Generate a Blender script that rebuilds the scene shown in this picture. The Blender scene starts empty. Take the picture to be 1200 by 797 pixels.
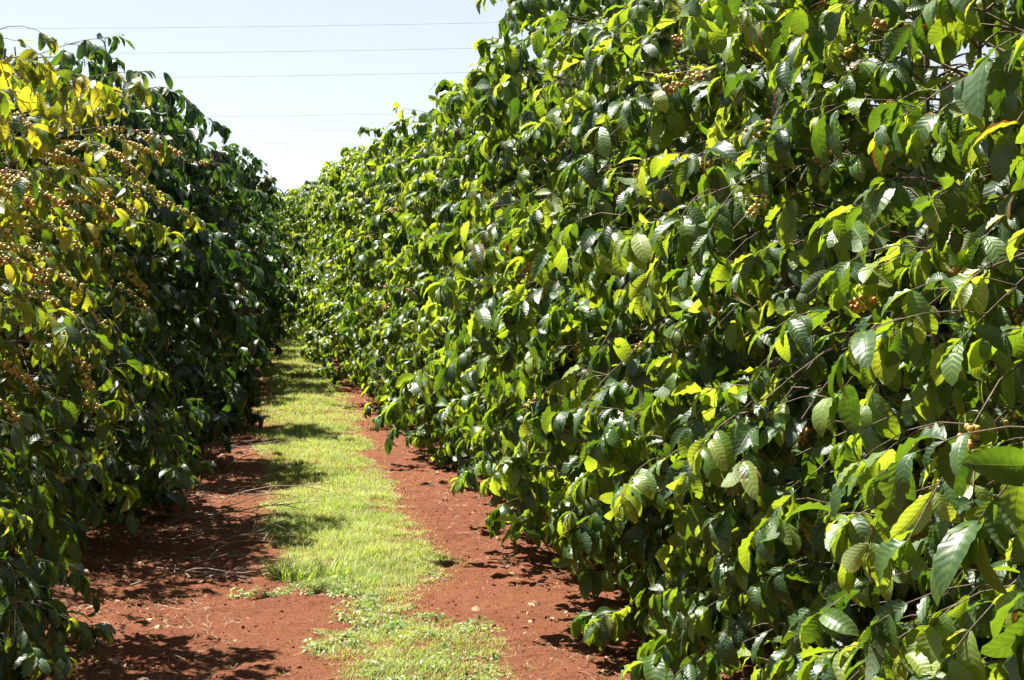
import bpy, math
import numpy as np

R = math.radians
rng = np.random.default_rng(7)
scene = bpy.context.scene
COL = scene.collection

# ------------------------------------------------------------------ camera
cam_d = bpy.data.cameras.new("camera")
cam = bpy.data.objects.new("camera", cam_d)
COL.objects.link(cam)
cam_d.sensor_width = 36.0
cam_d.lens = 60.0
cam_d.clip_start = 0.05
cam_d.clip_end = 3000.0
cam.location = (0, 0, 1.6)
cam.rotation_euler = (R(90 - 1.66), 0, R(-7.97))
scene.camera = cam

# ------------------------------------------------------------------ noise
def vnoise(x, y, seed=0):
    xi = np.floor(x).astype(np.int64); yi = np.floor(y).astype(np.int64)
    fx = x - xi; fy = y - yi
    fx = fx * fx * (3 - 2 * fx); fy = fy * fy * (3 - 2 * fy)
    def h(a, b):
        n = (a * 374761393 + b * 668265263 + seed * 982451653) & 0xFFFFFFFF
        n = ((n ^ (n >> 13)) * 1274126177) & 0xFFFFFFFF
        n = (n ^ (n >> 16)) & 0xFFFFFFFF
        return n / 4294967295.0
    a = h(xi, yi); b = h(xi + 1, yi); c = h(xi, yi + 1); d = h(xi + 1, yi + 1)
    return (a * (1 - fx) + b * fx) * (1 - fy) + (c * (1 - fx) + d * fx) * fy

def fbm(x, y, seed=0, octv=4):
    s = 0; a = 0.5; t = 0
    for o in range(octv):
        s = s + a * vnoise(x, y, seed + o * 17); t += a
        x = x * 2.03 + 5.1; y = y * 2.03 - 3.7; a *= 0.5
    return s / t

def smooth(t):
    t = np.clip(t, 0, 1)
    return t * t * (3 - 2 * t)

# ------------------------------------------------------------------ terrain
def rise(y):
    return 0.5 * smooth((np.asarray(y, float) - 13) / 24)

def left_off(y):
    return LEFT_SHIFT * smooth((np.asarray(y, float) - 14) / 12)

def right_bend(y):
    y = np.asarray(y, float)
    return -0.016 * np.clip(y - 36, 0, 22) ** 2 - 0.42 * smooth((y - 9) / 19)

LEFT_SHIFT = 0.64
RX, LX = 2.37, -1.62           # row centres

def grass_edges(y):
    y = np.asarray(y, float)
    l = np.interp(y, [6.6, 7.2, 7.7, 8.1, 8.8, 9.15, 9.7, 12, 15, 20, 30, 40],
                     [0.20, 0.2, 0.26, 0.44, 0.36, 0.02, -0.03, -0.03, -0.1, -0.17, -0.1, 0.05])
    r = np.interp(y, [6.6, 7.2, 7.7, 8.3, 8.9, 9.6, 10.8, 13, 16, 22, 30, 40],
                     [0.95, 1.0, 1.02, 0.72, 0.86, 0.98, 0.96, 0.92, 0.90, 0.94, 0.95, 0.95])
    return l, r

def grass_mask(x, y):
    l, r = grass_edges(y)
    n1 = (fbm(y * 1.7, y * 0 + 3.3, 5) - 0.5) * 0.38
    n2 = (fbm(y * 1.7, y * 0 + 9.1, 9) - 0.5) * 0.38
    n = (fbm(x * 4.0, y * 4.0, 21) - 0.5) * 0.30
    d = np.minimum(x - (l + n1), (r + n2) - x) + n
    return d          # >0 inside

def ground_z(x, y, fine=True):
    x = np.asarray(x, float); y = np.asarray(y, float)
    z = rise(y)
    near = np.clip(1.2 - np.abs(y - 18) / 40, 0, 1) * np.clip(1.3 - np.abs(x) / 9, 0, 1)
    z = z + near * ((fbm(x * 0.7, y * 0.7, 31) - 0.5) * 0.09)
    # wheel tracks either side of the grass and soil hilled towards the rows
    z = z + near * 0.06 * smooth((x - 1.7) / 0.8) + near * 0.06 * smooth((-x - 0.9) / 0.7)
    if fine:
        z = z + near * ((fbm(x * 5, y * 5, 41) - 0.5) * 0.035 + (fbm(x * 17, y * 17, 51, 3) - 0.5) * 0.024 + np.maximum(vnoise(x * 34, y * 34, 57) - 0.62, 0) * 0.035)
    return z

# ------------------------------------------------------------------ mesh helpers
def np_mesh(name, V, faces_flat, loop_counts, smooth_shade=True, uv=None, attrs=None):
    me = bpy.data.meshes.new(name)
    V = np.asarray(V, np.float32)
    me.vertices.add(len(V)); me.vertices.foreach_set("co", V.ravel())
    faces_flat = np.asarray(faces_flat, np.int32); loop_counts = np.asarray(loop_counts, np.int32)
    me.loops.add(len(faces_flat)); me.loops.foreach_set("vertex_index", faces_flat)
    starts = np.zeros(len(loop_counts), np.int32); starts[1:] = np.cumsum(loop_counts)[:-1]
    me.polygons.add(len(loop_counts))
    me.polygons.foreach_set("loop_start", starts)
    if smooth_shade:
        me.polygons.foreach_set("use_smooth", np.ones(len(loop_counts), bool))
    if uv is not None:      # per vertex uv
        l = me.uv_layers.new(name="UVMap")
        l.data.foreach_set("uv", np.asarray(uv, np.float32)[faces_flat].ravel())
    if attrs:
        for k, a in attrs.items():
            at = me.attributes.new(k, 'FLOAT', 'POINT')
            at.data.foreach_set("value", np.asarray(a, np.float32))
    me.update(calc_edges=True)
    me.validate(clean_customdata=False)
    return me

def tubes_mesh(name, polys, mat, sides=5):
    """polys: list of (points(n,3), radii(n))"""
    Vs, Fs, off = [], [], 0
    ang = np.arange(sides) * 2 * np.pi / sides
    for P, r in polys:
        P = np.asarray(P, float); r = np.asarray(r, float); n = len(P)
        T = np.gradient(P, axis=0); T /= np.linalg.norm(T, axis=1)[:, None] + 1e-9
        ref = np.array([0.31, 0.22, 0.92]) if abs(T[0, 2]) < 0.8 else np.array([1.0, 0.1, 0.0])
        A = np.cross(T, ref); A /= np.linalg.norm(A, axis=1)[:, None] + 1e-9
        B = np.cross(T, A)
        ring = P[:, None, :] + r[:, None, None] * (A[:, None, :] * np.cos(ang)[None, :, None] + B[:, None, :] * np.sin(ang)[None, :, None])
        Vs.append(ring.reshape(-1, 3))
        i = np.arange(n - 1)[:, None] * sides; j = np.arange(sides)[None, :]; j2 = (j + 1) % sides
        q = np.stack([i + j, i + j2, i + sides + j2, i + sides + j], -1).reshape(-1, 4) + off
        Fs.append(q); off += n * sides
    V = np.concatenate(Vs); F = np.concatenate(Fs)
    me = np_mesh(name, V, F.ravel(), np.full(len(F), 4))
    me.materials.append(mat)
    return me

def link(name, data, parent=None, loc=None, **props):
    o = bpy.data.objects.new(name, data)
    COL.objects.link(o)
    if parent is not None: o.parent = parent
    if loc is not None: o.location = loc
    for k, v in props.items(): o[k] = v
    return o

# ------------------------------------------------------------------ materials
class NT:
    def __init__(s, name):
        s.m = bpy.data.materials.new(name); s.m.use_nodes = True
        s.t = s.m.node_tree; s.t.nodes.clear()
        s.out = s.t.nodes.new("ShaderNodeOutputMaterial")
    def n(s, typ, ins=None, **kw):
        nd = s.t.nodes.new(typ)
        for k, v in kw.items(): setattr(nd, k, v)
        if ins:
            for k, v in ins.items():
                if hasattr(v, "links"): s.t.links.new(v, nd.inputs[k])
                else: nd.inputs[k].default_value = v
        return nd
    def math(s, op, a, b=None, c=None, clamp=False):
        nd = s.n("ShaderNodeMath", operation=op, use_clamp=clamp)
        for i, v in enumerate((a, b, c)):
            if v is None: continue
            if hasattr(v, "links"): s.t.links.new(v, nd.inputs[i])
            else: nd.inputs[i].default_value = v
        return nd.outputs[0]
    def ramp(s, fac, stops, interp='LINEAR'):
        nd = s.n("ShaderNodeValToRGB", {"Fac": fac})
        cr = nd.color_ramp; cr.interpolation = interp
        while len(cr.elements) < len(stops): cr.elements.new(0.5)
        for e, (p, c) in zip(cr.elements, stops):
            e.position = p; e.color = (*c, 1) if len(c) == 3 else c
        return nd.outputs["Color"]
    def mix(s, fac, a, b, blend='MIX'):
        nd = s.n("ShaderNodeMix", data_type='RGBA', blend_type=blend)
        for k, v in ((0, fac), (6, a), (7, b)):
            if hasattr(v, "links"): s.t.links.new(v, nd.inputs[k])
            else: nd.inputs[k].default_value = v if not isinstance(v, tuple) or len(v) == 4 else (*v, 1)
        return nd.outputs[2]
    def surf(s, sock): s.t.links.new(sock, s.out.inputs["Surface"])

def leaf_material(name, top_stops, trans_stops, trans_fac=0.35, rough=0.40):
    N = NT(name)
    tint = N.n("ShaderNodeAttribute", attribute_name="tint").outputs["Fac"]
    uvn = N.n("ShaderNodeUVMap", uv_map="UVMap").outputs["UV"]
    sx = N.n("ShaderNodeSeparateXYZ", {0: uvn})
    u, v = sx.outputs[0], sx.outputs[1]
    au = N.math('ABSOLUTE', N.math('MULTIPLY_ADD', u, 2.0, -1.0))
    ph = N.math('MULTIPLY_ADD', au, -1.5, N.math('MULTIPLY', v, 9.0))
    w = N.math('COSINE', N.math('MULTIPLY', ph, 2 * math.pi))
    vein = N.math('POWER', N.math('MULTIPLY_ADD', w, 0.5, 0.5), 5.0)
    mid = N.math('SUBTRACT', 1.0, N.math('DIVIDE', au, 0.07, clamp=True), clamp=True)
    vm = N.math('MAXIMUM', mid, N.math('MULTIPLY', vein, 0.45))
    obj = N.n("ShaderNodeNewGeometry")
    ns = N.n("ShaderNodeTexNoise", {"Vector": obj.outputs["Position"], "Scale": 38.0, "Detail": 3.0})
    nf = ns.outputs["Fac"]
    t2 = N.math('ADD', tint, N.math('MULTIPLY_ADD', nf, 0.36, -0.18), clamp=True)
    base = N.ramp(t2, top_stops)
    base = N.mix(N.math('MULTIPLY', vm, 0.35), base, (0.16, 0.22, 0.05))
    back = obj.outputs["Backfacing"]
    base = N.mix(N.math('MULTIPLY', back, 0.45), base, (0.13, 0.18, 0.07))
    # dry brown margin on some leaves
    edge = N.n("ShaderNodeAttribute", attribute_name="dry").outputs["Fac"]
    em = N.math('MULTIPLY', N.math('GREATER_THAN', N.math('ADD', N.math('ADD', au, N.math('MULTIPLY', v, 0.35)), N.math('MULTIPLY', nf, 0.7)),
                                   N.math('MULTIPLY_ADD', edge, -0.5, 1.62)), edge)
    base = N.mix(em, base, (0.17, 0.085, 0.03))
    sp_ = N.n("ShaderNodeTexNoise", {"Vector": obj.outputs["Position"], "Scale": 260.0, "Detail": 2.0}).outputs["Fac"]
    big = N.n("ShaderNodeTexNoise", {"Vector": obj.outputs["Position"], "Scale": 7.0, "Detail": 2.0}).outputs["Fac"]
    spot = N.math('MULTIPLY', N.math('GREATER_THAN', sp_, 0.70), N.math('GREATER_THAN', big, 0.55))
    base = N.mix(N.math('MULTIPLY', spot, 0.8), base, (0.11, 0.06, 0.025))
    hgt = N.math('SUBTRACT', N.math('MULTIPLY', w, -0.5), N.math('MULTIPLY', mid, 1.2))
    hgt = N.math('ADD', hgt, N.math('MULTIPLY', nf, 0.8))
    bump = N.n("ShaderNodeBump", {"Strength": 0.36, "Distance": 0.0013, "Height": hgt}).outputs[0]
    rg = N.math('ADD', N.math('MULTIPLY', back, 0.22), N.math('MULTIPLY_ADD', nf, 0.34, rough - 0.15))
    pb = N.n("ShaderNodeBsdfPrincipled", {"Base Color": base, "Roughness": rg, "Normal": bump, "Specular IOR Level": 0.56})
    tc = N.ramp(t2, trans_stops)
    tc = N.mix(N.math('MULTIPLY', vm, 0.35), tc, (0.05, 0.10, 0.008))
    tc = N.mix(em, tc, (0.2, 0.08, 0.01))
    tr = N.n("ShaderNodeBsdfTranslucent", {"Color": tc, "Normal": bump})
    mx = N.n("ShaderNodeMixShader", {0: trans_fac, 1: pb.outputs[0], 2: tr.outputs[0]})
    N.surf(mx.outputs[0])
    return N.m

M = {}
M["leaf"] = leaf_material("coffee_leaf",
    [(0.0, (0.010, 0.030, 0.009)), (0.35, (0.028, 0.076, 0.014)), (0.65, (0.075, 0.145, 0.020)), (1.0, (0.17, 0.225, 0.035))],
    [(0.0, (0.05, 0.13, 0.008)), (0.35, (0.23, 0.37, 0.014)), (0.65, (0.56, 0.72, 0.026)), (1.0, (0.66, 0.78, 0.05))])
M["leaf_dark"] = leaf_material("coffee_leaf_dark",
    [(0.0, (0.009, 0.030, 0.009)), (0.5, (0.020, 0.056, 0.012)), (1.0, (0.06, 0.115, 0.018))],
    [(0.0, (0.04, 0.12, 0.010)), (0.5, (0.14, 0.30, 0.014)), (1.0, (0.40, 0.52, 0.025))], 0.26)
M["leaf_yellow"] = leaf_material("coffee_leaf_yellowing",
    [(0.0, (0.010, 0.030, 0.009)), (0.4, (0.024, 0.060, 0.011)), (0.65, (0.09, 0.135, 0.016)), (1.0, (0.33, 0.30, 0.022))],
    [(0.0, (0.05, 0.14, 0.010)), (0.4, (0.22, 0.36, 0.014)), (0.65, (0.58, 0.64, 0.025)), (1.0, (0.90, 0.78, 0.04))])

def bark_material():
    N = NT("coffee_bark")
    g = N.n("ShaderNodeNewGeometry").outputs["Position"]
    n1 = N.n("ShaderNodeTexNoise", {"Vector": g, "Scale": 22.0, "Detail": 5.0}).outputs["Fac"]
    n2 = N.n("ShaderNodeTexNoise", {"Vector": g, "Scale": 140.0, "Detail": 3.0}).outputs["Fac"]
    c = N.ramp(n1, [(0.3, (0.07, 0.05, 0.028)), (0.55, (0.13, 0.095, 0.055)), (0.75, (0.22, 0.18, 0.12))])
    b = N.n("ShaderNodeBump", {"Strength": 0.7, "Distance": 0.004, "Height": n2}).outputs[0]
    p = N.n("ShaderNodeBsdfPrincipled", {"Base Color": c, "Roughness": 0.85, "Normal": b})
    N.surf(p.outputs[0]); return N.m
M["bark"] = bark_material()

def dead_twig_material():
    N = NT("dry_twig")
    g = N.n("ShaderNodeNewGeometry").outputs["Position"]
    n1 = N.n("ShaderNodeTexNoise", {"Vector": g, "Scale": 30.0, "Detail": 4.0}).outputs["Fac"]
    c = N.ramp(n1, [(0.3, (0.13, 0.085, 0.055)), (0.7, (0.29, 0.23, 0.17))])
    p = N.n("ShaderNodeBsdfPrincipled", {"Base Color": c, "Roughness": 0.8})
    N.surf(p.outputs[0]); return N.m
M["twig"] = dead_twig_material()

def cherry_material():
    N = NT("coffee_cherry")
    t = N.n("ShaderNodeAttribute", attribute_name="tint").outputs["Fac"]
    g = N.n("ShaderNodeNewGeometry").outputs["Position"]
    n1 = N.n("ShaderNodeTexNoise", {"Vector": g, "Scale": 120.0, "Detail": 2.0}).outputs["Fac"]
    c = N.ramp(N.math('ADD', t, N.math('MULTIPLY_ADD', n1, 0.2, -0.1)),
               [(0.0, (0.10, 0.19, 0.03)), (0.2, (0.34, 0.35, 0.07)), (0.5, (0.58, 0.41, 0.09)), (0.8, (0.42, 0.19, 0.045)), (1.0, (0.28, 0.08, 0.03))])
    p = N.n("ShaderNodeBsdfPrincipled", {"Base Color": c, "Roughness": 0.38, "Subsurface Weight": 0.0})
    N.surf(p.outputs[0]); return N.m
M["cherry"] = cherry_material()

def soil_material():
    N = NT("red_soil")
    g = N.n("ShaderNodeNewGeometry").outputs["Position"]
    big = N.n("ShaderNodeTexNoise", {"Vector": g, "Scale": 1.3, "Detail": 6.0, "Roughness": 0.62}).outputs["Fac"]
    med = N.n("ShaderNodeTexNoise", {"Vector": g, "Scale": 14.0, "Detail": 6.0, "Roughness": 0.7}).outputs["Fac"]
    fin = N.n("ShaderNodeTexNoise", {"Vector": g, "Scale": 90.0, "Detail": 5.0, "Roughness": 0.7}).outputs["Fac"]
    c = N.ramp(big, [(0.3, (0.125, 0.041, 0.019)), (0.5, (0.180, 0.062, 0.028)), (0.72, (0.225, 0.088, 0.043))])
    c = N.mix(N.ramp(med, [(0.35, (0, 0, 0)), (0.75, (1, 1, 1))]), c, (0.21, 0.079, 0.038))
    c = N.mix(N.ramp(fin, [(0.5, (0, 0, 0)), (0.66, (0.8, 0.8, 0.8))]), c, (0.065, 0.020, 0.010))
    # bleached bits of straw and crumbled leaf, as a cover attribute laid down with the terrain
    lit = N.n("ShaderNodeAttribute", attribute_name="litter").outputs["Fac"]
    vor = N.n("ShaderNodeTexVoronoi", {"Vector": g, "Scale": 75.0}, feature='F1')
    bits = N.math('MULTIPLY', N.math('LESS_THAN', vor.outputs["Distance"], 0.36), N.math('GREATER_THAN', N.math('ADD', lit, N.math('MULTIPLY', med, 0.5)), 0.72))
    c = N.mix(N.math('MULTIPLY', bits, 0.75), c, (0.26, 0.16, 0.085))
    h = N.math('ADD', N.math('MULTIPLY', med, 1.0), N.math('MULTIPLY', fin, 0.6))
    b = N.n("ShaderNodeBump", {"Strength": 1.0, "Distance": 0.03, "Height": h}).outputs[0]
    p = N.n("ShaderNodeBsdfPrincipled", {"Base Color": c, "Roughness": 0.95, "Normal": b, "Specular IOR Level": 0.15})
    N.surf(p.outputs[0]); return N.m
M["soil"] = soil_material()

def blade_material(name, stops, tstops, fac=0.45, rough=0.5):
    N = NT(name)
    t = N.n("ShaderNodeAttribute", attribute_name="tint").outputs["Fac"]
    c = N.ramp(t, stops); tc = N.ramp(t, tstops)
    p = N.n("ShaderNodeBsdfPrincipled", {"Base Color": c, "Roughness": rough, "Specular IOR Level": 0.4})
    tr = N.n("ShaderNodeBsdfTranslucent", {"Color": tc})
    mx = N.n("ShaderNodeMixShader", {0: fac, 1: p.outputs[0], 2: tr.outputs[0]})
    N.surf(mx.outputs[0]); return N.m
M["grass"] = blade_material("grass_blade",
    [(0, (0.10, 0.15, 0.022)), (0.5, (0.28, 0.31, 0.08)), (0.8, (0.43, 0.43, 0.17)), (1, (0.48, 0.41, 0.20))],
    [(0, (0.22, 0.40, 0.03)), (0.5, (0.42, 0.58, 0.05)), (0.8, (0.58, 0.64, 0.10)), (1, (0.52, 0.42, 0.18))])
M["weed"] = blade_material("weed_leaf",
    [(0, (0.10, 0.16, 0.05)), (0.5, (0.18, 0.24, 0.08)), (1, (0.30, 0.33, 0.14))],
    [(0, (0.20, 0.38, 0.05)), (0.5, (0.34, 0.48, 0.07)), (1, (0.48, 0.54, 0.12))], 0.35, 0.45)
M["litter"] = blade_material("dry_leaf",
    [(0, (0.10, 0.045, 0.025)), (0.5, (0.22, 0.125, 0.06)), (1, (0.42, 0.30, 0.165))],
    [(0, (0.10, 0.04, 0.02)), (0.5, (0.25, 0.14, 0.05)), (1, (0.38, 0.26, 0.12))], 0.2, 0.7)

# ------------------------------------------------------------------ leaves
def leaf_templates(nu, nv, n=16, seed=3):
    r = np.random.default_rng(seed)
    T = []
    us = np.linspace(-1, 1, nu); vs = np.linspace(0, 1, nv)
    if nv > 4: vs = vs ** 0.94
    for k in range(n):
        u, v = np.meshgrid(us, vs)
        w = (np.clip(v, 0, 1) ** 0.72) * (np.clip(1 - v, 0, 1) ** 0.62)
        w = w / w.max()
        w = np.maximum(w, 0.035) * r.uniform(0.19, 0.235)
        curl = r.uniform(0.4, 2.1)
        fold = r.uniform(0.05, 0.55)
        # arc along the length
        ang = curl * v
        y = np.where(curl > 1e-3, np.sin(ang) / curl, v)
        z = -(1 - np.cos(ang)) / curl
        x = u * w
        z = z + np.abs(u) * w * fold
        ph = r.uniform(0, 6.28); ph2 = r.uniform(0, 6.28)
        if nv >= 7:
            amp = r.uniform(0.018, 0.050)
            z = z + amp * np.sin(v * 2 * np.pi * r.uniform(3.5, 5.5) + ph + 0.9 * (u > 0)) * np.abs(u) ** 1.5 * np.sin(np.pi * v) ** 0.5
        tw = r.uniform(-0.7, 0.7) * v                      # twist
        x2 = x * np.cos(tw) - z * 0 ; z2 = z + x * np.sin(tw)
        x2 = x2 + r.uniform(-0.08, 0.08) * v * v           # sideways sweep
        T.append(np.stack([x2, y, z2], -1).reshape(-1, 3))
    uv = np.stack(np.meshgrid((us + 1) / 2, vs), -1).reshape(-1, 2)
    i = np.arange(nv - 1)[:, None] * nu; j = np.arange(nu - 1)[None, :]
    F = np.stack([i + j, i + j + 1, i + nu + j + 1, i + nu + j], -1).reshape(-1, 4)
    return np.array(T), uv, F

def build_leaves(name, P, D, N_, L, tint, dry, mat, lod, r):
    nu, nv = {0: (5, 11), 1: (5, 8), 2: (3, 4)}[lod]
    T, uv, F = leaf_templates(nu, nv)
    n = len(P)
    D = D / np.linalg.norm(D, axis=1)[:, None]
    S = np.cross(D, N_); S /= np.linalg.norm(S, axis=1)[:, None] + 1e-9
    Nn = np.cross(S, D)
    k = r.integers(0, len(T), n)
    X = T[k] * L[:, None, None]
    V = P[:, None, :] + X[:, :, 0:1] * S[:, None, :] + X[:, :, 1:2] * D[:, None, :] + X[:, :, 2:3] * Nn[:, None, :]
    m = T.shape[1]
    FF = (F[None] + (np.arange(n) * m)[:, None, None]).reshape(-1, 4)
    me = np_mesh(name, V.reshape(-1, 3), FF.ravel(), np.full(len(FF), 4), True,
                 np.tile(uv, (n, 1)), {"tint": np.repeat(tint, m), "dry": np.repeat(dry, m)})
    me.materials.append(mat)
    return me

def ico_unit(sub):
    import bmesh
    bm = bmesh.new(); bmesh.ops.create_icosphere(bm, subdivisions=sub, radius=1.0)
    V = np.array([v.co[:] for v in bm.verts]); F = np.array([[v.index for v in f.verts] for f in bm.faces])
    bm.free(); return V, F
ICO = ico_unit(2)

def cherry_mesh(name, seed, length, per, ripe):
    """berries packed in whorls round successive nodes of one bearing branch (the branch runs along local x)"""
    r = np.random.default_rng(seed)
    V0, F0 = ICO
    Vs, Fs, ts = [], [], []
    i = 0
    x = 0.012
    while x < length:
        n = per + r.integers(-4, 3)
        for q in range(n):
            a = q * 2.4 + r.uniform(-0.3, 0.3); rad = r.uniform(0.008, 0.021)
            s = r.uniform(0.0064, 0.0096)
            c = np.array([x + r.normal(0, 0.009), math.cos(a) * rad, math.sin(a) * rad - 0.006])
            el = np.array([1.0, 1.0, 1.14])
            Vs.append(V0 * s * el + c); Fs.append(F0 + len(V0) * i); i += 1
            ts.append(np.full(len(V0), np.clip(r.normal(ripe, 0.24), 0, 1)))
        x += r.uniform(0.018, 0.034)
    F = np.concatenate(Fs)
    me = np_mesh(name, np.concatenate(Vs), F.ravel(), np.full(len(F), 3), True, None, {"tint": np.concatenate(ts)})
    me.materials.append(M["cherry"])
    return me
CHERRIES = {
    "gold": [cherry_mesh("cherry_cluster", 10 + i, (0.10, 0.14, 0.19, 0.12)[i], (6, 7, 7, 8)[i], (0.30, 0.42, 0.48, 0.36)[i]) for i in range(4)],
    "mixed": [cherry_mesh("cherry_cluster", 30 + i, (0.06, 0.10, 0.13, 0.08)[i], (6, 6, 7, 7)[i], (0.2, 0.42, 0.5, 0.6)[i]) for i in range(4)],
}

# ------------------------------------------------------------------ shrub generator
def make_shrub(seed, prof, H, lod, leafmat, young_lit=0.0, yellow=0.0, dens=1.0, droop=1.0, size=0.128, nclust=0, clust="mixed", dryf=0.05, cl_side=None, stems=4, lean=None, fruit_p=0.16, cl_zmin=0.6):
    r = np.random.default_rng(seed)
    hs, rs = prof
    env = lambda h: np.interp(h, hs, rs)
    polys = []; LP, LD, LN, LL, LT, LDRY = [], [], [], [], [], []
    nodes = []    # cherry candidates
    up = np.array([0, 0, 1.0])
    def leaves_on(P, t0, keep, sp):
        # P dense polyline, put opposite leaf pairs along it
        seg = np.linalg.norm(np.diff(P, axis=0), axis=1); s = np.concatenate([[0], np.cumsum(seg)])
        tot = s[-1]
        d = tot * t0 + r.uniform(0, sp); pos = []
        while d < tot:
            pos.append(d); d += sp * (1.2 if d < tot - 0.2 else 0.9) * r.uniform(0.8, 1.2)
        pos.append(tot)
        bright = r.choice([0.1, 0.6, 1.5])
        for d in pos:
            f = d / tot
            tip = d >= tot - 1e-6
            near_tip = d > tot - 0.2
            if not near_tip and r.random() > dens * (0.12 + 0.5 * f): continue
            if r.random() > keep: continue
            p = np.array([np.interp(d, s, P[:, k]) for k in range(3)])
            d2 = max(d - 0.02, 0)
            q = np.array([np.interp(d2, s, P[:, k]) for k in range(3)])
            q2 = np.array([np.interp(max(d - 0.06, 0), s, P[:, k]) for k in range(3)])
            fw = p - q2; fw /= np.linalg.norm(fw) + 1e-9
            sd = np.cross(fw, up); sd /= np.linalg.norm(sd) + 1e-9
            for sgn in (-1, 1):
                if r.random() < 0.08: continue
                D = sgn * sd * r.uniform(0.15, 1.0) + fw * r.uniform(0.2, 1.0) + up * (-(1.5 * r.beta(1.4, 1.6) - 0.32) * droop)
                if tip: D = sgn * sd * 0.4 + fw * 0.9 + up * r.uniform(-0.7, 0.25)
                D = D + r.normal(0, 0.2, 3)
                D /= np.linalg.norm(D)
                # blade faces up and outwards
                Nn = up * 1.0 + fw * 0.3 + r.normal(0, 0.38, 3)
                Nn = Nn - D * np.dot(Nn, D); Nn /= np.linalg.norm(Nn) + 1e-9
                L = size * r.uniform(0.55, 1.25)
                if tip: L *= r.uniform(0.35, 0.7)
                LP.append(p + sgn * sd * 0.006); LD.append(D); LN.append(Nn); LL.append(L)
                h = p[2] / H
                t = r.beta(1.6, 3.2) * (0.62 if near_tip else 0.45)  # inner leaves tinted darker: older growth plus crown shade put into the colour
                if near_tip: t += r.uniform(0.0, 0.35) * (0.5 + young_lit) * bright  # paler tips: new growth plus sunlit brightness put into the tint
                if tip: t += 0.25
                t += young_lit * 0.12 * bright
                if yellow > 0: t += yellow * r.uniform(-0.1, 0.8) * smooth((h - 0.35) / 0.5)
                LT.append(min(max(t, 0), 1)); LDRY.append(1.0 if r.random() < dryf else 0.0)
    def hand(P, keep):
        p = P[-1]; fw = P[-1] - P[-3]; fw /= np.linalg.norm(fw) + 1e-9
        fh = np.array([fw[0], fw[1], 0.0]); fh /= np.linalg.norm(fh) + 1e-9
        sd = np.array([fh[1], -fh[0], 0.0])
        bright = r.choice([0.15, 0.7, 1.3])
        hf = p[2] / H
        for q in range(int(r.integers(4, 8))):
            if r.random() > keep: continue
            phi = r.uniform(-2.0, 2.0)
            D = fh * math.cos(phi) + sd * math.sin(phi) + up * (-r.uniform(0.0, 1.5) * droop)
            D = D + r.normal(0, 0.12, 3); D /= np.linalg.norm(D)
            Nn = up + fh * 0.35 + r.normal(0, 0.3, 3); Nn = Nn - D * np.dot(Nn, D); Nn /= np.linalg.norm(Nn) + 1e-9
            LP.append(p - fw * r.uniform(0, 0.07)); LD.append(D); LN.append(Nn); LL.append(size * r.uniform(0.8, 1.3))
            t = r.beta(1.6, 3.0) * 0.55 + r.uniform(0.0, 0.35) * (0.5 + young_lit) * bright  # tip clusters paler too, for young growth and painted sun on the tips
            if yellow > 0: t += yellow * r.uniform(-0.1, 0.8) * smooth((hf - 0.35) / 0.5)
            LT.append(min(max(t, 0), 1)); LDRY.append(1.0 if r.random() < dryf else 0.0)
    for si in range(stems):
        a0 = si * 2 * math.pi / stems + r.uniform(-0.5, 0.5)
        spread = r.uniform(0.12, 0.38)
        hh = H * r.uniform(0.86, 1.0)
        zz = np.linspace(-0.05, hh, 16)
        f = zz / hh
        wob = np.cumsum(r.normal(0, 0.012, (16, 2)), axis=0)
        bx = math.cos(a0) * (0.05 + spread * np.clip(f, 0, 1) ** 0.8) + wob[:, 0]
        by = math.sin(a0) * (0.05 + spread * np.clip(f, 0, 1) ** 0.8) + wob[:, 1]
        if lean is not None:
            bx = bx + lean[0] * np.clip(f, 0, 1) ** 1.5; by = by + lean[1] * np.clip(f, 0, 1) ** 1.5
        SP = np.stack([bx, by, zz], -1)
        polys.append((SP, np.interp(f, [0, 1], [0.026, 0.006])))
        h = r.uniform(0.3, 0.42); k = r.integers(0, 10)
        lump = lambda a, hh_: float(0.58 + 0.72 * vnoise(np.array([math.cos(a) * 1.4 + 9.0]), np.array([math.sin(a) * 1.4 + hh_ * 1.6 + 5.0]), seed)[0])
        while h < hh - 0.03:
            base = np.array([np.interp(h, zz, SP[:, j]) for j in range(3)])
            az = k * 1.3 + r.uniform(-0.4, 0.4); k += 1
            for da in (0, math.pi):
                a = az + da
                dh = np.array([math.cos(a), math.sin(a), 0.0])
                # distance from stem axis out to the envelope
                want = env(max(h - 0.12, 0.0)) * min(r.uniform(0.66, 1.04) * lump(a, h) * (1.16 if r.random() < 0.08 else 1), 1.12 if h < 0.66 * H else 0.92)
                off = base[:2] - (np.array(lean) * (h / H) ** 1.5 if lean is not None else 0)
                L = want - float(np.dot(off, dh[:2]))
                L = max(L, 0.16)
                n = 9
                t = np.linspace(0, 1, n)
                fh = h / hh
                upk = r.uniform(0.2, 0.5) + (0.36 if H > 3.2 else 0.16) * smooth((fh - 0.55) / 0.45); dn = r.uniform(0.45, 0.95) - 0.25 * smooth((fh - 0.6) / 0.4)
                bend = r.normal(0, 0.16)
                sdv = np.array([-dh[1], dh[0], 0])
                P = base + dh * (L * t)[:, None] + sdv * (L * bend * t * t)[:, None] + up * (L * (upk * t - dn * t * t))[:, None]
                P[:, 2] = np.maximum(P[:, 2], 0.10 + 0.1 * r.random())
                P += np.cumsum(r.normal(0, 0.011, P.shape), axis=0) * t[:, None]
                polys.append((P, np.interp(t, [0, 0.4, 1], [0.0060, 0.0032, 0.0014])))
                fruit = nclust > 0 and P[-1, 2] > cl_zmin and r.random() < fruit_p and L > 0.4 and P[-1, 2] < 0.84 * H and (cl_side is None or np.dot(dh[:2], cl_side) > 0.1)
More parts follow.
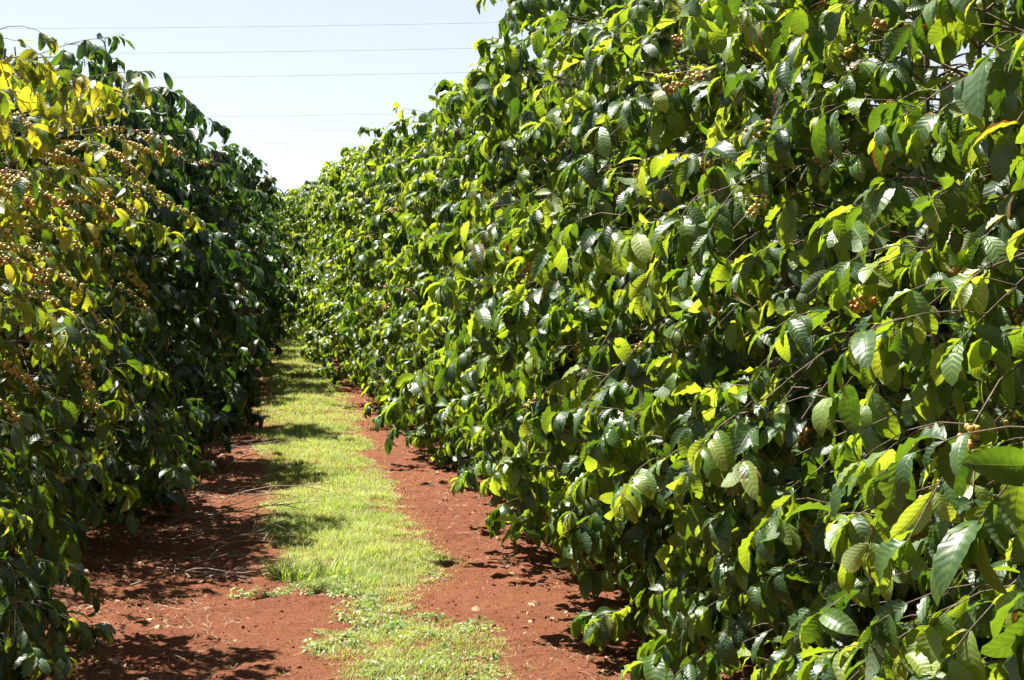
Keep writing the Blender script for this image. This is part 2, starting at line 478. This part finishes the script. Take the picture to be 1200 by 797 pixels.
                thin = min(max((lump(a, h) - 0.76) * 5.0, 0.5), 1.0)
                leaves_on(P, 0.34, ((0.5 if clust == 'gold' else 0.5) if fruit else 1.0) * thin, 0.05)
                if r.random() < 0.85: hand(P, thin)
                if fruit: nodes.append(P)
                nt = 0 if L < 0.3 else (1 if fruit and clust == 'gold' else r.integers(2, 5))
                for q in range(nt):
                    ti = r.integers(3, 8)
                    b2 = P[ti]; sg = r.choice([-1, 1])
                    aa = a + sg * r.uniform(0.5, 1.1)
                    d2 = np.array([math.cos(aa), math.sin(aa), 0])
                    L2 = r.uniform(0.16, 0.36)
                    tt = np.linspace(0, 1, 5)
                    P2 = b2 + d2 * (L2 * tt)[:, None] + up * (L2 * (r.uniform(0, 0.4) * tt - r.uniform(0.3, 0.8) * tt * tt))[:, None]
                    P2[:, 2] = np.maximum(P2[:, 2], 0.09)
                    polys.append((P2, np.interp(tt, [0, 1], [0.0022, 0.0012])))
                    leaves_on(P2, 0.3, ((0.6 if clust == 'gold' else 0.7) if fruit else 1.0) * thin, 0.05)
                    if r.random() < 0.35: hand(P2, thin)
            h += r.uniform(0.088, 0.13)
    crown = build_leaves("crown", np.array(LP), np.array(LD), np.array(LN), np.array(LL), np.array(LT), np.array(LDRY), leafmat, lod, r)
    trunk = tubes_mesh("trunk", polys, M["bark"], 5 if lod == 0 else 4)
    cl = []
    if nclust:
        r.shuffle(nodes)
        for P in nodes:
            for i in ((5, 7, 8) if clust == "gold" else (5, 7)):
                if len(cl) >= nclust: break
                if r.random() < 0.2: continue
                p = P[i - 1] + np.array([0, 0, -0.006]); d = P[i] - P[i - 1]; d /= np.linalg.norm(d)
                cl.append((CHERRIES[clust][r.integers(0, 4)], p, math.atan2(d[1], d[0]), -math.asin(d[2])))
    return crown, trunk, cl, len(LP)

PROF_R = ([0.0, 0.3, 0.6, 1.0, 1.6, 2.2, 2.7, 3.1, 3.5], [0.7, 0.90, 1.10, 1.30, 1.42, 1.32, 1.08, 0.68, 0.28])
PROF_L = ([0.0, 0.3, 0.6, 1.0, 1.6, 2.1, 2.5, 2.8, 3.1], [0.6, 0.80, 0.98, 1.18, 1.30, 1.18, 0.92, 0.58, 0.2])

print("building shrubs")
S = {}
S["ra"] = make_shrub(11, PROF_R, 3.4, 0, M["leaf"], young_lit=1.0, nclust=80, fruit_p=0.28, size=0.132, dryf=0.03)
S["rb"] = make_shrub(12, PROF_R, 3.55, 0, M["leaf"], young_lit=1.1, nclust=80, fruit_p=0.28, size=0.130, dryf=0.03)
S["rc"] = make_shrub(13, PROF_R, 3.45, 1, M["leaf"], young_lit=1.1, nclust=70, fruit_p=0.24, dryf=0.03)
S["rd"] = make_shrub(14, PROF_R, 3.3, 1, M["leaf"], young_lit=1.2, nclust=80, fruit_p=0.28, dryf=0.03)
S["la"] = make_shrub(21, PROF_L, 2.95, 0, M["leaf_yellow"], young_lit=0.2, yellow=1.05, nclust=100, clust="gold", size=0.12, dryf=0.06, cl_side=np.array([0.8, -0.6]), fruit_p=0.9, cl_zmin=1.1)
S["lb"] = make_shrub(22, PROF_L, 2.85, 0, M["leaf_yellow"], young_lit=0.2, yellow=0.95, nclust=100, clust="gold", size=0.12, dryf=0.06, cl_side=np.array([0.8, -0.6]), fruit_p=0.9, cl_zmin=1.1)
S["lc"] = make_shrub(23, PROF_L, 3.05, 1, M["leaf_dark"], young_lit=0.2, nclust=16, size=0.14, fruit_p=0.06)
S["ld"] = make_shrub(24, PROF_L, 3.15, 1, M["leaf_dark"], young_lit=0.3, nclust=14, size=0.14, fruit_p=0.06)
for k in S: print(k, "leaves", S[k][3], "clusters", len(S[k][2]))

def place_shrub(kind, x, y, rz, sc, label, group, clusters=True):
    crown, trunk, cl, _ = S[kind]
    z = float(ground_z(x, y, False))
    root = link("coffee_shrub", None, None, (x, y, z), label=label, category="coffee shrub", group=group)
    root.rotation_euler = (0, 0, rz); root.scale = (sc, sc, sc)
    root.empty_display_size = 0.3
    link("trunk", trunk, root); link("crown", crown, root)
    if clusters:
        for me, p, yaw, pit in cl:
            c = link("cherry_cluster", me, root, p); c.rotation_euler = (0, pit, yaw)
    return root

RIGHT_LABELS = [
    "coffee shrub nearest the camera, cut off by the right edge, with the largest leaves",
    "second coffee shrub from the near end of the right row, taller than the photo",
    "third coffee shrub from the near end of the right row, large glossy sprays",
    "fourth coffee shrub from the near end of the right row, foot in deep shade",
    "fifth coffee shrub from the near end of the right row, top leaving the photo",
    "sixth coffee shrub from the near end of the right row, over the red track",
    "seventh coffee shrub from the near end of the right row, crest against the sky",
    "eighth coffee shrub from the near end of the right row, near the power lines",
    "ninth coffee shrub from the near end of the right row, with sunlit tips",
    "tenth coffee shrub from the near end of the right row, beside the grass",
    "eleventh coffee shrub from the near end of the right row, with a sunlit crest",
    "twelfth coffee shrub from the near end of the right row, with small looking leaves"]
LEFT_LABELS = [
    "low yellowing coffee shrub cut off by the left edge, nearest of the left row",
    "yellowing coffee shrub with golden cherries, second from the near end of the left row",
    "yellowing fruit laden coffee shrub right in front of the first dark one on the left",
    "tall dark green coffee shrub directly behind the yellowing ones in the left row",
    "low dark coffee shrub set back between the first two tall dark ones on the left",
    "second tall dark green coffee shrub behind the yellowing ones in the left row",
    "low dark coffee shrub between the second and third tall dark ones on the left",
    "third tall dark coffee shrub behind the yellowing ones, bulging over the grass strip"]
def row_label(side, k, y):
    if side == "right":
        if k < len(RIGHT_LABELS): return RIGHT_LABELS[k], "coffee shrubs of the right row"
        if y < 33: return "small looking distant coffee shrub in the straight far part of the right row", "distant coffee shrubs of the right row"
        return "farthest coffee shrub of the right row, where it bends across the end of the aisle", "coffee shrubs closing the far end of the aisle"
    if k < len(LEFT_LABELS): return LEFT_LABELS[k], "coffee shrubs of the left row"
    return "distant dark coffee shrub in the far part of the left row", "distant coffee shrubs of the left row"

# right row
SP = 1.5
k = 0; y = 2.35
while y < 52:
    x = RX + float(right_bend(y)) + rng.normal(0, 0.15)
    kind = ("ra", "rb")[k % 2] if y < 10 else ("rc", "rd", "rc")[k % 3]
    place_shrub(kind, x, y, rng.uniform(0, 6.28), rng.uniform(0.88, 1.04) * (1 + 0.12 * float(smooth((y - 22) / 10))), *row_label("right", k, y), y < 26)
    y += SP * rng.uniform(0.92, 1.08); k += 1
# left row: tall shrubs with lower ones between them, so light falls through the gaps
LROW = [(6.1, 0.80, 0.1, "lb"), (7.6, 0.92, 0.14, "la"), (10.5, 1.01, 0.16, "lb"), (12.4, 1.07, 0.0, "lc"), (14.0, 0.78, -0.4, "ld"), (15.7, 1.11, 0.05, "lc"),
        (17.4, 0.80, -0.4, "lc"), (19.2, 1.10, 0.0, "ld"), (20.9, 0.88, -0.35, "lc"), (22.7, 0.92, -0.28, "ld"), (24.8, 1.12, -0.08, "lc"), (26.8, 1.05, -0.1, "ld"),
        (28.8, 0.98, -0.15, "lc"), (31.0, 0.98, -0.2, "lc"), (33.0, 0.98, -0.2, "ld"), (35.0, 1.0, -0.15, "lc"), (37.0, 1.06, -0.08, "ld"), (38.6, 1.05, -0.05, "lc"), (40.4, 1.05, -0.05, "ld"), (42.2, 1.05, -0.1, "lc")]
for k, (y, sc, dx, kind) in enumerate(LROW):
    x = LX + dx + float(left_off(y)) + rng.normal(0, 0.04)
    rz = rng.uniform(-0.3, 0.3) if kind in ("la", "lb") else rng.uniform(0, 6.28)
    place_shrub(kind, x, y, rz, sc, *row_label("left", k, y), y < 26)

for x0, ys, lab in ((RX + 3.3, (4.5, 6.3, 8.1, 9.9, 11.7, 13.5, 15.3, 17.1), "coffee shrub of the next row, glimpsed through gaps in the right row"),
                    (LX - 3.3, (9.0, 10.8, 12.6, 14.4, 16.2, 18.0), "coffee shrub of the next row, glimpsed through gaps in the left row")):
    for k, y in enumerate(ys):
        place_shrub(("rc", "rd", "lc")[k % 3] if x0 > 0 else ("lc", "ld")[k % 2], x0 + rng.normal(0, 0.1), y, rng.uniform(0, 6.28), rng.uniform(0.86, 0.95) if x0 > 0 else 0.84, lab,
                    "coffee shrubs of the next row on the right" if x0 > 0 else "coffee shrubs of the next row on the left", False)

# ------------------------------------------------------------------ ground
def graded(lo, hi, step, far_lo, far_hi):
    mid = np.arange(lo, hi + 1e-6, step)
    a = [lo]; s = step
    while a[-1] > far_lo: s *= 1.35; a.append(a[-1] - s)
    b = [hi]; s = step
    while b[-1] < far_hi: s *= 1.35; b.append(b[-1] + s)
    return np.concatenate([np.array(a[1:])[::-1], mid, np.array(b[1:])])
gx = graded(-1.6, 2.6, 0.02, -600, 600)
gy = graded(6.3, 13.0, 0.022, -600, 13.01)
g2 = [gy[-1]]; s = 0.03
while g2[-1] < 45: s = min(s * 1.02, 0.12); g2.append(g2[-1] + s)
while g2[-1] < 1200: s *= 1.3; g2.append(g2[-1] + s)
gy = np.concatenate([gy, np.array(g2[1:])])
X, Y = np.meshgrid(gx, gy)
Z = ground_z(X, Y)
nx, ny = len(gx), len(gy)
i = np.arange(ny - 1)[:, None] * nx; j = np.arange(nx - 1)[None, :]
F = np.stack([i + j, i + j + 1, i + nx + j + 1, i + nx + j], -1).reshape(-1, 4)
lit = np.clip(smooth((X - 1.15) / 0.5) + smooth((-0.35 - X + left_off(Y)) / 0.4), 0, 1) * 0.42 + np.clip(1 - np.abs(grass_mask(X, Y)) / 0.15, 0, 1) * 0.25 + (fbm(X * 2.2, Y * 2.2, 77) - 0.5) * 0.5
me = np_mesh("ground", np.stack([X, Y, Z], -1).reshape(-1, 3), F.ravel(), np.full(len(F), 4), True, None, {"litter": lit.ravel()})
me.materials.append(M["soil"])
link("ground", me, kind="structure")

# ------------------------------------------------------------------ grass
def blades(name, P, h, wdt, lean, az, tint, mat, nseg=3):
    n = len(P)
    t = np.linspace(0, 1, nseg + 1)
    d = np.stack([np.cos(az), np.sin(az), np.zeros(n)], -1); sdv = np.stack([-np.sin(az), np.cos(az), np.zeros(n)], -1)
    C = P[:, None, :] + d[:, None, :] * (lean * h)[:, None, None] * (t ** 1.8)[None, :, None]
    C[:, :, 2] += (h[:, None] * np.sqrt(np.clip(1 - 0.35 * np.minimum(lean, 1.4)[:, None] ** 2 * 0.9, 0.1, 1)) * (t - 0.22 * lean[:, None] * t ** 2)[...])
    W = (1 - t ** 1.5) * 0.5; W[-1] = 0.02
    Lf = C + sdv[:, None, :] * (wdt[:, None] * W)[:, :, None]
    Rt = C - sdv[:, None, :] * (wdt[:, None] * W)[:, :, None]
    V = np.stack([Lf, Rt], 2).reshape(n, -1, 3)
    m = V.shape[1]
    f = np.array([[2 * s_, 2 * s_ + 1, 2 * s_ + 3, 2 * s_ + 2] for s_ in range(nseg)])
    FF = (f[None] + (np.arange(n) * m)[:, None, None]).reshape(-1, 4)
    me = np_mesh(name, V.reshape(-1, 3), FF.ravel(), np.full(len(FF), 4), True, None, {"tint": np.repeat(tint, m)})
    me.materials.append(mat); return me

def scatter_grass():
    Ps = []
    for (y0, y1, dens) in ((6.4, 9, 12000), (9, 13, 12000), (13, 19, 7500), (19, 28, 3600), (28, 41, 2200)):
        n = int((y1 - y0) * 2.0 * dens)
        x = rng.uniform(-0.55, 1.45, n); y = rng.uniform(y0, y1, n)
        m = grass_mask(x, y)
        keep = (m > 0) | (rng.random(n) < np.exp(np.minimum(m, 0) / 0.05) * 0.35)
        cl = 0.6 * fbm(x * 9, y * 9, 61) + 0.4 * fbm(x * 2.6, y * 2.6, 67)
        keep &= rng.random(n) < np.clip(0.9 + 5.5 * (cl - 0.47) + np.clip(m, 0, 0.2), 0.06, 1)
        # the trampled, weedy patch nearest the camera
        keep &= rng.random(n) < np.where(y < 8.75, 0.85, 1.0)
        Ps.append(np.stack([x[keep], y[keep], m[keep], cl[keep]], -1))
    A = np.concatenate(Ps)
    x, y, m, cl = A.T
    n = len(A)
    z = ground_z(x, y)
    h = rng.uniform(0.03, 0.075, n) * (0.25 + 1.7 * np.clip(cl - 0.1, 0, 1)) * np.clip(0.55 + m * 1.6, 0.45, 1.15) * np.where(y < 8.9, 0.75, 1.0)
    w = rng.uniform(0.0028, 0.0052, n) * np.interp(y, [8, 20, 40], [1, 1.5, 2.4])
    tint = np.clip(0.08 + rng.beta(2, 2.3, n) * 0.8 + (fbm(x * 3, y * 3, 71) - 0.5) * 0.7, 0, 0.88)
    tint[rng.random(n) < 0.10] = 1.0
    tint = np.where((m < 0.05) & (rng.random(n) < 0.3), 0.97, tint)
    return blades("grass", np.stack([x, y, z - 0.004], -1), h, w, rng.uniform(0.3, 1.9, n), rng.uniform(0, 6.28, n), tint, M["grass"])
link("grass", scatter_grass(), kind="stuff", label="bright green grass strip running down the middle of the aisle", category="grass")

# taller tufts that stand out of the strip
def tuft(x, y, n, hgt, rad, label):
    a = rng.uniform(0, 6.28, n); rr = rad * np.sqrt(rng.random(n))
    px = np.cos(a) * rr; py = np.sin(a) * rr
    z0 = float(ground_z(x, y))
    pz = ground_z(x + px, y + py) - z0
    me = blades("grass_tuft", np.stack([px, py, pz - 0.005], -1), hgt * rng.uniform(0.5, 1.1, n), rng.uniform(0.005, 0.009, n), rng.uniform(0.3, 1.5, n),
                a + rng.normal(0, 0.9, n), np.clip(rng.beta(2, 3, n), 0, 0.8), M["grass"], 4)
    link("grass_tuft", me, None, (x, y, z0), label=label, category="grass tuft")
tuft(0.10, 9.45, 170, 0.17, 0.13, "tall arching grass tuft at the left edge of the strip before the weedy bare patch")
tuft(0.32, 9.6, 130, 0.15, 0.14, "bright upright grass tuft in the shade edge, to the right of the arching tuft")
tuft(0.38, 38.2, 260, 0.5, 0.32, "tall pale grass tuft at the far end of the strip under the dark hedge")

# low broad-leaved weeds in the near part of the strip
def weeds():
    n = 2600
    x = rng.uniform(-0.2, 1.25, n); y = 6.5 + 3.4 * rng.random(n)
    m = grass_mask(x, y); cl = fbm(x * 4, y * 4, 81)
    keep = (m > -0.04) & (rng.random(n) < np.clip((cl - 0.44) * 3.5, 0.02, 0.7)) & (rng.random(n) < np.interp(y, [8.9, 9.9], [1, 0.15]))
    keep |= (np.abs(y - 8.97) < 0.13) & (x > -0.2) & (x < 0.45) & (rng.random(n) < 0.7)
    x, y = x[keep], y[keep]
    P, D, NN, L, T = [], [], [], [], []
    for xi, yi in zip(x, y):
        k = rng.integers(6, 18); s = rng.uniform(0.5, 1.0) ** 1.5; az0 = rng.uniform(0, 6.28); t0 = rng.beta(2, 2)
        z0 = float(ground_z(xi, yi))
        for q in range(k):
            az = az0 + q * 2.4; rr = s * rng.uniform(0.0, 0.055)
            P.append((xi + math.cos(az) * rr, yi + math.sin(az) * rr, z0 + 0.004 + s * 0.05 * rng.random() * (1 - rr / 0.07)))
            D.append((math.cos(az), math.sin(az), rng.uniform(-0.35, 0.7)))
            NN.append((rng.normal(0, 0.3), rng.normal(0, 0.3), 1.0))
            L.append(s * rng.uniform(0.018, 0.046)); T.append(min(max(t0 + rng.normal(0, 0.15), 0), 1))
    return build_leaves("weeds", np.array(P), np.array(D), np.array(NN), np.array(L), np.array(T), np.zeros(len(P)), M["weed"], 2, rng)
link("weeds", weeds(), kind="stuff", label="low pale broad-leaved weeds at the near end of the grass", category="weeds")

# dry leaves, straw and crumbs
def litter():
    n = 26000
    x = rng.uniform(-2.6, 3.2, n); y = 6.2 + 30 * rng.random(n) ** 1.6
    lo = left_off(y)
    p = np.clip(smooth((x - 1.05) / 0.6), 0, 1) + np.clip(smooth((-0.15 + lo * 0.6 - x) / 0.5), 0, 1) + 0.08
    p *= np.clip((fbm(x * 1.8, y * 1.8, 91) - 0.3) * 2.6, 0.05, 1)
    keep = rng.random(n) < p
    x, y = x[keep], y[keep]; n = len(x)
    z = ground_z(x, y) + rng.uniform(0.003, 0.014, n)
    az = rng.uniform(0, 6.28, n)
    D = np.stack([np.cos(az), np.sin(az), rng.normal(0, 0.12, n)], -1)
    Nn = np.stack([rng.normal(0, 0.35, n), rng.normal(0, 0.35, n), np.ones(n)], -1)
    L = rng.uniform(0.015, 0.075, n)
    return build_leaves("leaf_litter", np.stack([x, y, z], -1), D, Nn, L, rng.beta(2, 1.6, n), np.zeros(n), M["litter"], 2, rng)
link("leaf_litter", litter(), kind="stuff", label="dry tan fallen leaves strewn under the hedges", category="leaf litter")

def straw():
    n = 48000
    x = rng.uniform(-2.2, 2.9, n); y = 6.4 + 22 * rng.random(n) ** 1.5
    p = np.clip(smooth((x - 1.0) / 0.5), 0, 1) + np.clip(smooth((-0.05 - x) / 0.4), 0, 1) + 0.05
    p *= np.clip((fbm(x * 1.5, y * 1.5, 95) - 0.35) * 3.2, 0.04, 1)
    keep = rng.random(n) < p
    x, y = x[keep], y[keep]; n = len(x)
    az = rng.uniform(0, 6.28, n)
    L = rng.uniform(0.012, 0.075, n) ; W = rng.uniform(0.0007, 0.0016, n)
    d = np.stack([np.cos(az), np.sin(az)], -1); q = np.stack([-d[:, 1], d[:, 0]], -1)
    bend = rng.normal(0, 0.12, n)
    Vs = []
    for t in (0.0, 0.5, 1.0):
        c = np.stack([x, y], -1) + d * (L * (t - 0.5))[:, None] + q * (L * bend * (0.25 - (t - 0.5) ** 2) * 4)[:, None]
        zc = ground_z(c[:, 0], c[:, 1]) + 0.006 + (rng.random(n) ** 3) * 0.02
        for sg in (-1, 1):
            e = c + q * (sg * W)[:, None]
            Vs.append(np.stack([e[:, 0], e[:, 1], zc + sg * W * 0.5], -1))
    V = np.stack(Vs, 1)
    f = np.array([[0, 1, 3, 2], [2, 3, 5, 4]])
    FF = (f[None] + (np.arange(n) * 6)[:, None, None]).reshape(-1, 4)
    me = np_mesh("straw", V.reshape(-1, 3), FF.ravel(), np.full(len(FF), 4), True, None, {"tint": np.repeat(rng.beta(2.5, 1.6, n), 6)})
    me.materials.append(M["litter"]); return me
link("straw", straw(), kind="stuff", label="pale dry straw scattered on the red soil", category="straw")

def clods():
    n = 15000
    x = rng.uniform(-1.6, 2.4, n); y = 6.4 + 22 * rng.random(n) ** 1.7
    keep = (grass_mask(x, y) < 0.02)
    x, y = x[keep], y[keep]; n = len(x)
    V0, F0 = ico_unit(1)
    s = 0.0025 + 0.008 * rng.random(n) ** 5
    sq = rng.uniform(0.6, 1.2, (n, 1, 3)) * (1 + rng.normal(0, 0.14, (n, len(V0), 1)))
    V = V0[None] * s[:, None, None] * sq + np.stack([x, y, ground_z(x, y) + s * 0.1], -1)[:, None, :]
    FF = (F0[None] + (np.arange(n) * len(V0))[:, None, None]).reshape(-1, 3)
    me = np_mesh("soil_crumbs", V.reshape(-1, 3), FF.ravel(), np.full(len(FF), 3), True)
    me.materials.append(M["soil"]); return me
link("soil_crumbs", clods(), kind="stuff", label="small red crumbs of soil on the bare tracks", category="soil crumbs")

# fallen and sticking-out dry twigs at the foot of the left row
def fallen(x, y, L, az, label, arch=0.12):
    z0 = float(ground_z(x, y))
    t = np.linspace(0, 1, 9)
    d = np.array([math.cos(az), math.sin(az), 0]); sd = np.array([-d[1], d[0], 0])
    P = d * (L * t)[:, None] + sd * (L * rng.normal(0, 0.12) * np.sin(t * 2.6))[:, None] + np.array([0, 0, 1.0]) * (arch * np.sin(np.pi * t) * rng.uniform(0.4, 1.2))[:, None]
    P[:, 2] += ground_z(x + P[:, 0], y + P[:, 1]) - z0 + 0.008
    polys = [(P, np.interp(t, [0, 1], [0.0055, 0.002]))]
    for q in range(rng.integers(1, 4)):
        i = rng.integers(2, 7); a2 = az + rng.choice([-1, 1]) * rng.uniform(0.4, 0.9)
        t2 = np.linspace(0, 1, 5); L2 = L * rng.uniform(0.25, 0.5)
        P2 = P[i] + np.array([math.cos(a2), math.sin(a2), rng.uniform(-0.05, 0.3)]) * (L2 * t2)[:, None]
        P2[:, 2] = np.maximum(P2[:, 2], ground_z(x + P2[:, 0], y + P2[:, 1]) - z0 + 0.006)
        polys.append((P2, np.interp(t2, [0, 1], [0.003, 0.0014])))
    return link("fallen_branch", tubes_mesh("fallen_branch", polys, M["twig"], 5), None, (x, y, z0), label=label, category="fallen branch", group="dry branches under the left row")
for q in range(30):
    y = rng.uniform(9.2, 17); x = rng.uniform(-0.95, -0.25) + float(left_off(y)) * 0.5
    fallen(x, y, rng.uniform(0.35, 0.9), rng.uniform(-0.9, 0.9), "thin bare dry branch lying in the shade between left row and grass", rng.uniform(0.02, 0.12))

# ------------------------------------------------------------------ power lines
def cable_material():
    N = NT("aluminium_cable")
    p = N.n("ShaderNodeBsdfPrincipled", {"Base Color": (0.07, 0.07, 0.08, 1), "Roughness": 0.7, "Metallic": 0.0})
    N.surf(p.outputs[0]); return N.m
M["cable"] = cable_material()
def cable(px0, py0, px1, py1, dist, rad, label):
    hz = lambda py: 1.6 + (340 - py) / 2000 * dist
    x0, x1 = (px0 - 320) / 2000 * dist, (px1 - 320) / 2000 * dist
    sl = (hz(py1) - hz(py0)) / (x1 - x0)
    xs = np.linspace(-70, 70, 41)
    zs = hz(py0) + sl * (xs - x0) + 0.00035 * (xs - (x0 + x1) / 2) ** 2
    P = np.stack([xs, np.full_like(xs, dist), zs], -1)
    link("power_line", tubes_mesh("power_line", [(P, np.full(41, rad))], M["cable"], 6), label=label, category="power line", group="power lines crossing the sky")
cable(0, 46, 620, 25, 95, 0.0065, "highest thin power line in the pale sky, well above the others")
cable(180, 69, 590, 55, 95, 0.0065, "second highest thin power line across the pale sky")
cable(210, 96, 565, 84, 95, 0.0065, "third thin power line down, lowest of the three darker ones")
cable(260, 140, 465, 134, 150, 0.0085, "faint power line, topmost of the four faint lower ones")
cable(265, 147, 465, 144, 150, 0.0065, "faint power line just below the topmost of the faint lower ones")
cable(290, 156, 470, 153, 150, 0.0085, "faint power line, third down of the four faint lower ones")
cable(320, 170, 445, 169, 150, 0.0065, "faint power line, lowest of all just above the hedge gap")

# ------------------------------------------------------------------ light
to_sun = np.array([-0.36, 0.36, 1.0]); to_sun /= np.linalg.norm(to_sun)
el = math.asin(to_sun[2]); azs = math.atan2(to_sun[0], to_sun[1])
sun_d = bpy.data.lights.new("sun", 'SUN'); sun_d.energy = 5.0; sun_d.angle = R(0.53); sun_d.color = (1.0, 0.955, 0.88)
sun = bpy.data.objects.new("sun", sun_d); COL.objects.link(sun)
from mathutils import Vector
sun.rotation_euler = Vector(-to_sun).to_track_quat('-Z', 'Y').to_euler()
sun.location = (-10, 20, 40)

w = bpy.data.worlds.new("World"); scene.world = w; w.use_nodes = True
nt = w.node_tree; nt.nodes.clear()
sky = nt.nodes.new("ShaderNodeTexSky"); sky.sky_type = 'NISHITA'; sky.sun_disc = False
sky.sun_elevation = el; sky.sun_rotation = azs
sky.altitude = 60; sky.air_density = 0.75; sky.dust_density = 0.5; sky.ozone_density = 1.0
bg = nt.nodes.new("ShaderNodeBackground"); bg.inputs["Strength"].default_value = 0.05
out = nt.nodes.new("ShaderNodeOutputWorld")
hz = nt.nodes.new("ShaderNodeHueSaturation"); hz.inputs["Saturation"].default_value = 0.46   # pale hazy day
nt.links.new(sky.outputs[0], hz.inputs["Color"]); nt.links.new(hz.outputs[0], bg.inputs["Color"]); nt.links.new(bg.outputs[0], out.inputs["Surface"])

# ------------------------------------------------------------------ render settings
vs = scene.view_settings
vs.view_transform = 'Standard'; vs.look = 'None'; vs.gamma = 1.0; vs.exposure = 1.76; vs.use_curve_mapping = False
scene.render.engine = 'CYCLES'
cy = scene.cycles
cy.max_bounces = 7; cy.diffuse_bounces = 3; cy.glossy_bounces = 2; cy.transmission_bounces = 5; cy.transparent_max_bounces = 4
cy.use_denoising = True
scene.render.filter_size = 1.2
cy.caustics_reflective = False; cy.caustics_refractive = False
cy.use_adaptive_sampling = True; cy.adaptive_threshold = 0.015
